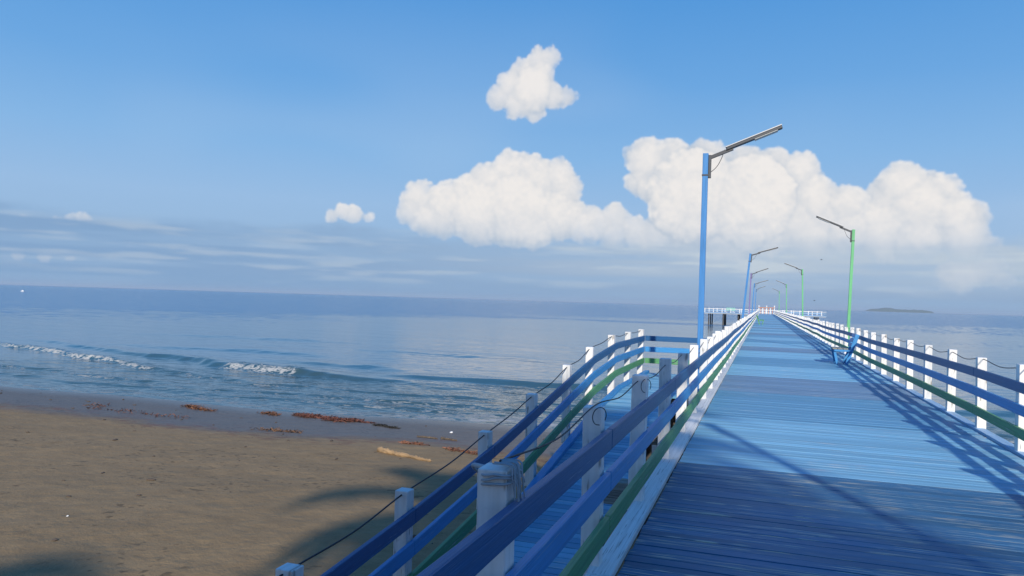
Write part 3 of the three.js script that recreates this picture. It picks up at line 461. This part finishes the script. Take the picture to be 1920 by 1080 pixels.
function weedHeap(a, b, wide, count, color, label, seed) {       // torn strands and leaves in a heap
  const r = rng(seed), parts = [];
  for (let k = 0; k < count; k++) {
    const t = r(), lump = sst(0.25, 0.75, noise(t * 8 + seed, 3)), sc = (0.35 + 1.5 * lump * r()) * wide, x = mix(a[0], b[0], t) + (r() - 0.5) * wide * 1.6, Z = mix(a[1], b[1], t) + (r() + r() - 1) * sc + (noise(t * 5 + seed, 9) - 0.5) * wide * 1.6; if (r() > 0.25 + lump) continue; const L = 0.05 + r() * 0.15, w = 0.012 + r() * 0.022;
    const g = new THREE.PlaneGeometry(L, w, 3, 1), p = g.attributes.position; for (let i = 0; i < p.count; i++) p.setZ(i, Math.sin(p.getX(i) / L * 5 + k) * L * 0.2);
    g.rotateX(-Math.PI / 2 + (r() - 0.5) * 2); g.rotateY(r() * 6.28); g.rotateZ((r() - 0.5) * 0.9); parts.push(g.translate(x, sandY(x, Z) + 0.015 + r() * 0.10 * lump * Math.min(1, wide * 2), -Z));
  }
  const m = mesh(numbered('seaweed'), mergeGeometries(parts), new THREE.MeshStandardMaterial({ color: new THREE.Color().setRGB(...color), roughness: 0.8, side: THREE.DoubleSide }), scene); m.userData.kind = 'stuff'; m.userData.label = label; return m;
}
weedHeap([-17.9, 25.9], [-14.2, 25.2], 0.36, 2600, [0.165, 0.062, 0.04], 'long heap of red brown seaweed near the waterline', 41);
weedHeap([-17.9, 25.9], [-17.2, 25.8], 0.2, 500, [0.09, 0.05, 0.035], 'dark tangle at the end of the long seaweed heap', 42);
weedHeap([-19.3, 25.6], [-18.4, 25.5], 0.24, 300, [0.2, 0.09, 0.045], 'small orange clump of seaweed beside the long heap', 43);
weedHeap([-13.8, 25.0], [-12.6, 24.7], 0.12, 360, [0.045, 0.04, 0.03], 'black wrack of twigs and weed past the long heap', 44);
weedHeap([-23.0, 25.3], [-21.2, 25.0], 0.3, 420, [0.22, 0.095, 0.045], 'orange brown seaweed clump close to the waterline', 45);
weedHeap([-25.6, 23.0], [-20.5, 22.5], 0.5, 260, [0.2, 0.085, 0.05], 'thin scatter of red brown weed along the tide line', 46);
weedHeap([-16.5, 21.9], [-14.8, 21.6], 0.3, 240, [0.2, 0.11, 0.06], 'sparse brown weed bits on the dry sand', 47);
weedHeap([-10.9, 21.6], [-10.0, 21.4], 0.22, 260, [0.3, 0.13, 0.07], 'small red weed patch just beyond the tan log', 48);
weedHeap([-9.2, 21.4], [-7.4, 20.5], 0.24, 420, [0.25, 0.11, 0.06], 'red brown weed strip between the tan log and the pier', 49);
{ // litter too small to pick apart: chips, pebbles, leaf bits
  const r = rng(55), parts = [];
  for (let k = 0; k < 210; k++) { const x = -38 + r() * 35, Z = 6 + Math.pow(r(), 0.7) * 20; if (Z > shoreZ(x) - 1) continue; const s = 0.01 + Math.pow(r(), 3) * 0.05, g = new THREE.IcosahedronGeometry(s, 0); g.scale(1 + r() * 1.6, 0.5, 0.7 + r() * 0.6); g.rotateY(r() * 6.28); parts.push(g.translate(x, sandY(x, Z) + s * 0.3, -Z)); }
  const m = mesh('beach_litter', mergeGeometries(parts), new THREE.MeshStandardMaterial({ color: new THREE.Color().setRGB(0.10, 0.075, 0.055), roughness: 0.95 }), scene); m.userData.kind = 'stuff'; m.userData.label = 'dark chips and pebbles scattered over the sand';
  const shellMat = new THREE.MeshStandardMaterial({ color: new THREE.Color().setRGB(0.78, 0.76, 0.72), roughness: 0.5 });
  for (const [x, Z, s, label] of [[-10.55, 24.8, 0.07, 'white shell on the wet sand beyond the sticks'], [-11.9, 10.3, 0.025, 'tiny white shell alone on the dry sand']]) {
    const pts = []; for (let k = 0; k <= 8; k++) pts.push(new THREE.Vector2(s * Math.sin(k / 8 * 1.5), s * 0.55 * Math.cos(k / 8 * 1.5))); const g = new THREE.LatheGeometry(pts, 18), p = g.attributes.position; for (let i = 0; i < p.count; i++) { const a = Math.atan2(p.getZ(i), p.getX(i)), f = 1 + 0.07 * Math.cos(a * 9); p.setXYZ(i, p.getX(i) * f, p.getY(i), p.getZ(i) * f * 0.8); } g.computeVertexNormals();
    const o = solo('shell', g, shellMat, label, 'shell'); o.position.copy(onSand(x, Z, 0)); o.rotation.set(0.3, 1, 0.2);
  }
}

// ---------------------------------------------------------------- cord wound round the near post top
{
  const r = rng(66), pz = P0 - 3.5 + BAY * 3 + 0.18, parts = [];      // the post of the near railing beside the ramp
  for (let k = 0; k < 3; k++) { const y = DECK + 0.945 - k * 0.016, pts = []; for (let a = 0; a <= 12; a++) { const t = a / 12 * Math.PI * 2, c = Math.cos(t), s = Math.sin(t), m = 0.068 / Math.max(Math.abs(c), Math.abs(s)); pts.push([PL + c * m, y + (r() - 0.5) * 0.012 + 0.01 * c, -pz + s * m]); } parts.push(tube(pts, 0.005, 40, 6)); }
  for (let k = 0; k < 18; k++) { const x = PL + 0.066 + r() * 0.01, z = -pz + (r() - 0.5) * 0.1; parts.push(tube([[PL + (r() - 0.5) * 0.05, DECK + 0.985, z], [x - 0.01, DECK + 0.98, z], [x, DECK + 0.94, z + 0.01], [x + 0.012 * r(), DECK + 0.90 - r() * 0.08, z + 0.04 * (r() - 0.5)]], 0.003, 14, 5)); }
  solo('rope', mergeGeometries(parts), M.rope, 'frayed pale rope wound round a near post top by the ramp', 'rope');
  const hang = tube([[PL - 0.05, DECK + 0.95, -pz], [PL - 0.5, DECK + 0.72, -pz - 1.0], [PL - 1.1, DECK + 0.3, -pz - 2.6], [RX0 + 0.05, DECK - 0.15, -pz - 4.2]], 0.012, 40, 6);
  solo('rope', hang, M.rope, 'slack grey rope hanging from the near post across the ramp', 'rope');
  for (const [Z, s] of [[P0 + BAY * 2, 1], [P0 + BAY * 3, 1.1]]) { const pts = []; for (let a = 0; a <= 10; a++) { const t = a / 10 * Math.PI * 1.7 - 0.6; pts.push([PL + 0.06 * s + 0.045 * s * Math.cos(t) * 0.6, DECK + 0.95 + 0.05 * s * Math.sin(t), -Z + 0.05 - 0.06 * Math.cos(t)]); } solo('cable_loop', tube(pts, 0.0028, 40, 6), M.cable, s > 1 ? 'loop of black cable on the fourth post of the ramp side railing' : 'loop of black cable round a shaded post top over the ramp', 'cable'); }
}

// ---------------------------------------------------------------- far things: islet, boat, birds
{
  const D = 20000, a = 8.9 * deg, xs = [], zs = []; for (let k = 0; k <= 60; k++) xs.push(-1 + k / 30); for (let k = 0; k <= 12; k++) zs.push(-1 + k / 6);
  const W = 730, g = gridGeo(xs.map((v) => v * W), zs.map((v) => v * 270), (x, z) => { const t = x / W, u = z / 270, e = Math.max(0, 1 - Math.pow(Math.abs(t), 6)) * Math.max(0, 1 - u * u); return -6 + 3.85 * (13 + 9 * fbm(t * 7 + 4, u * 3, 3) + 8 * Math.exp(-Math.pow((t + 0.35) / 0.22, 2)) + 5 * (noise(t * 40, u * 9) - 0.5)) * Math.sqrt(e); });
  const m = structure('island', g, new THREE.MeshStandardMaterial({ color: new THREE.Color().setRGB(0.055, 0.085, 0.05), roughness: 1 })); m.position.set(Math.sin(a) * D, 0, -Math.cos(a) * D); m.rotation.y = -a;
  const boat = thing('boat', 'tiny white boat far out on the open sea', 'boat', [Math.sin(-52.1 * deg) * 690, 0, -Math.cos(52.1 * deg) * 690]);
  const hullShape = new THREE.Shape(); hullShape.moveTo(-3.2, 0); hullShape.lineTo(2.6, 0); hullShape.lineTo(3.6, 1.1); hullShape.lineTo(-3.4, 0.9); hullShape.lineTo(-3.2, 0);
  const wm = new THREE.MeshStandardMaterial({ color: new THREE.Color().setRGB(0.75, 0.75, 0.74), roughness: 0.5 });
  mesh('hull', new THREE.ExtrudeGeometry(hullShape, { depth: 1.6, bevelEnabled: true, bevelSize: 0.15, bevelThickness: 0.25, bevelSegments: 2 }).translate(0, -0.1, -0.8), wm, boat);
  boat.scale.setScalar(0.5); mesh('cabin', rbox(1.8, 1.2, 1.3, 0.1).translate(-0.6, 1.6, 0), wm, boat);
  const bm = new THREE.MeshStandardMaterial({ color: new THREE.Color().setRGB(0.08, 0.08, 0.09), roughness: 0.9 });
  const wing = new THREE.BufferGeometry(); const V = []; const q = (a, b, c) => V.push(...a, ...b, ...c);
  for (const s of [-1, 1]) { const A = [0, 0.02, 0.09], B = [0, 0.02, -0.09], C = [s * 0.32, 0.14, 0.07], D2 = [s * 0.32, 0.14, -0.07], T = [s * 0.68, 0.06, -0.14]; q(A, B, C); q(B, D2, C); q(C, D2, T); }
  const bodyPts = [[0.0, -0.3], [0.03, -0.26], [0.055, -0.1], [0.06, 0.02], [0.045, 0.14], [0.035, 0.19], [0.03, 0.24], [0, 0.3]].map((p) => new THREE.Vector2(...p));
  const bodyG = new THREE.LatheGeometry(bodyPts, 10).rotateX(Math.PI / 2).toNonIndexed(); wing.setAttribute('position', new THREE.Float32BufferAttribute(V, 3)); wing.computeVertexNormals(); bodyG.deleteAttribute('uv');
  const birdG = mergeGeometries([bodyG, wing]);
  for (const [az, el, D3, label] of [[3.9, 3.55, 120, 'dark seabird gliding above the green street lamp arm height'], [3.5, 0.62, 130, 'dark seabird flying low over the pier horizon']]) { const o = solo('seabird', birdG, bm, label, 'bird'); o.position.set(Math.sin(az * deg) * D3, EYE + Math.tan(el * deg) * D3, -Math.cos(az * deg) * D3); o.rotation.y = 1.1; o.scale.setScalar(0.6); }
}

// ---------------------------------------------------------------- the trees on the land that shade the near deck and the sand
const leafMat = new THREE.MeshPhysicalMaterial({ color: new THREE.Color().setRGB(0.055, 0.10, 0.03), roughness: 0.7, transmission: 0.3, thickness: 0, side: THREE.DoubleSide }), barkMat = paintMat(timber([0.17, 0.14, 0.11], [0.1, 0.085, 0.07], 0.35, 99, 256, 128), 0.95, 0.008);
const frondGeo = (() => {
  const parts = [], L = 4.2, at = (t) => [L * Math.sin(t * 1.25) / 1.1, 0.9 * t - 2.9 * t * t, 0], pts = []; for (let k = 0; k <= 10; k++) pts.push(at(k / 10));
  parts.push(tube(pts, 0.025, 20, 5).toNonIndexed());
  const V = [], UV = [];
  for (let k = 3; k < 62; k++) for (const s of [-1, 1]) { const t = k / 62, p = at(t), l = 0.95 * Math.sin(Math.PI * (0.12 + 0.84 * t)) , w = 0.045, fx = 0.45 * l, dy = -0.42 * l; const a = [p[0] - w, p[1], 0], b = [p[0] + w, p[1], 0], c = [p[0] + fx * 0.5 + w * 0.8, p[1] + dy * 0.3, s * l * 0.55], d = [p[0] + fx, p[1] + dy, s * l * 0.86]; V.push(...a, ...b, ...c, ...a, ...c, ...d); for (let i = 0; i < 6; i++) UV.push(0, 0); }
  const g = new THREE.BufferGeometry(); g.setAttribute('position', new THREE.Float32BufferAttribute(V, 3)); g.setAttribute('uv', new THREE.Float32BufferAttribute(UV, 2)); g.computeVertexNormals(); parts.push(g);
  return mergeGeometries(parts);
})();
function palm(cx, cy, cz, bx, bz, label, seed, size = 1) {        // crown at c, foot at b
  const r = rng(seed), by = sandY(bx, -bz) - 0.1, g = thing('palm_tree', label, 'palm tree', [bx, by, bz], 'palms on the land behind the beach');
  const c = new THREE.Vector3(cx - bx, cy - by, cz - bz), path = [new THREE.Vector3(), new THREE.Vector3(c.x * 0.15, c.y * 0.33, c.z * 0.15), new THREE.Vector3(c.x * 0.5, c.y * 0.68, c.z * 0.5), c], tg = new THREE.TubeGeometry(new THREE.CatmullRomCurve3(path), 40, 1, 10), P = tg.attributes.position, cur = new THREE.CatmullRomCurve3(path);
  for (let i = 0; i <= 40; i++) { const o = cur.getPointAt(i / 40), rad = mix(0.2, 0.1, i / 40) * (i % 2 ? 1.06 : 0.97); for (let j = 0; j <= 10; j++) { const k = i * 11 + j, v = new THREE.Vector3().fromBufferAttribute(P, k).sub(o).multiplyScalar(rad).add(o); P.setXYZ(k, v.x, v.y, v.z); } } tg.computeVertexNormals();
  mesh('trunk', tg, barkMat, g);
  for (let k = 0; k < 26; k++) { const f = mesh('frond', frondGeo, leafMat, g); f.position.copy(c); f.rotation.set(0, k * 2.399 + r() * 0.4, 0.75 - (k / 26) * 1.5 + (r() - 0.5) * 0.3, 'YZX'); f.scale.setScalar((0.72 + r() * 0.28) * size); }
}
const shadeOf = (x, y, Z, t) => [x + sunDir.x * t, y + sunDir.y * t, -Z + sunDir.z * t];     // a point t metres sunward of a shaded spot
{
  let c = shadeOf(-5.4, 0.7, 14.0, 31); palm(c[0], c[1], c[2], c[0] + 2.2, c[2] + 1.0, 'tall palm behind the beach whose shadow crosses the sand by the ramp', 501, 0.97);
  c = shadeOf(-10.0, 1.1, 4.0, 33); palm(c[0], c[1], c[2], c[0] + 2.6, c[2] + 2.4, 'second palm behind the beach farther from the sea', 502);
  c = shadeOf(-0.9, DECK - 0.4, 3.2, 30); palm(c[0], c[1], c[2], c[0] - 0.6, c[2] + 3.0, 'palm beside the landward end of the pier shading the ramp', 503);
}
{
  const c = shadeOf(-1.1, DECK, 2.6, 24), bx = c[0] + 0.5, bz = c[2] + 0.5, by = sandY(bx, -bz) - 0.1, r = rng(607);
  const g = thing('almond_tree', 'broad leafy tree behind the pier entrance shading the near deck', 'tree', [bx, by, bz]), cc = new THREE.Vector3(c[0] - bx, c[1] - by, c[2] - bz);
  const limb = [tube([[0, 0, 0], [0.1, 2, 0.1], [-0.1, 4.5, 0], [cc.x, cc.y - 1, cc.z]], 0.24, 20, 10)]; for (let k = 0; k < 7; k++) { const a = k * 0.9, R = 2.6 + r(); limb.push(tube([[cc.x * 0.6, cc.y - 3 + k * 0.3, cc.z * 0.6], [cc.x + Math.cos(a) * R * 0.5, cc.y - 1.6 + k * 0.2, cc.z + Math.sin(a) * R * 0.5], [cc.x + Math.cos(a) * R, cc.y - 0.4 + r(), cc.z + Math.sin(a) * R]], 0.07, 12, 6)); }
  mesh('trunk', mergeGeometries(limb), barkMat, g);
  const leaf = new THREE.BufferGeometry(); leaf.setAttribute('position', new THREE.Float32BufferAttribute([0, 0, 0, 0.06, 0.02, 0.09, 0, 0.0, 0.24, 0, 0, 0, 0, 0, 0.24, -0.06, 0.02, 0.09], 3)); leaf.computeVertexNormals();
  const parts = [], clumps = []; for (let k = 0; k < 84; k++) { const a = r() * 6.28, q = Math.sqrt(r()), e = r() * 2 - 1; clumps.push([cc.x + Math.cos(a) * q * 3.1, cc.y + e * 1.8 * Math.sqrt(1 - q * q * 0.7), cc.z + Math.sin(a) * q * 3.3, 0.7 + r() * 0.7]); }
  for (const [x, y, z, R] of clumps) for (let k = 0; k < 190; k++) { const l = leaf.clone(), a = r() * 6.28, u = r() * 2 - 1, q = R * Math.cbrt(r()), s = Math.sqrt(1 - u * u); l.rotateX((r() - 0.5) * 2.4); l.rotateY(r() * 6.28); parts.push(l.translate(x + q * s * Math.cos(a), y + q * u * 0.7, z + q * s * Math.sin(a))); }
  const cr = mesh('crown', mergeGeometries(parts), leafMat, g); cr.userData.kind = 'stuff';
  // unseen row of trees, added to cut the sky light on the near deck
  for (const [x, z, k, turn, label] of [[-25, 12, 0.62, 1, 'added sky blocking tree out of view behind the beach, farthest from the pier'], [-16, 13, 0.66, 2.2, 'added sky blocking tree out of view, midway along the row'], [-7.5, 12.5, 0.6, 4, 'added sky blocking tree out of view next to the pier on the ramp side'], [10.5, 12, 0.6, 5, 'added sky blocking tree out of view next to the pier on the green lamp side'], [19, 14, 0.66, 0.6, 'added sky blocking tree out of view on the green lamp side, second from the pier'], [-12, 26, 0.85, 3, 'taller added sky blocking tree out of view at the back of the row'], [0.5, 27, 0.85, 1.6, 'taller added sky blocking tree out of view at the back in line with the pier'], [15, 26, 0.85, 2.7, 'taller added sky blocking tree out of view at the back on the green lamp side']]) {
    const o = g.clone(); o.name = numbered('almond_tree'); tag(o, label, 'tree'); o.position.set(x, sandY(x, -z) - 0.1, z); o.scale.set(k * 1.25, k, k * 1.25); o.rotation.y = turn; scene.add(o);
  }
}
scene.fog = new THREE.FogExp2(new THREE.Color().setRGB(0.72, 0.85, 1.0), 0.00004);
renderer.render(scene, camera);
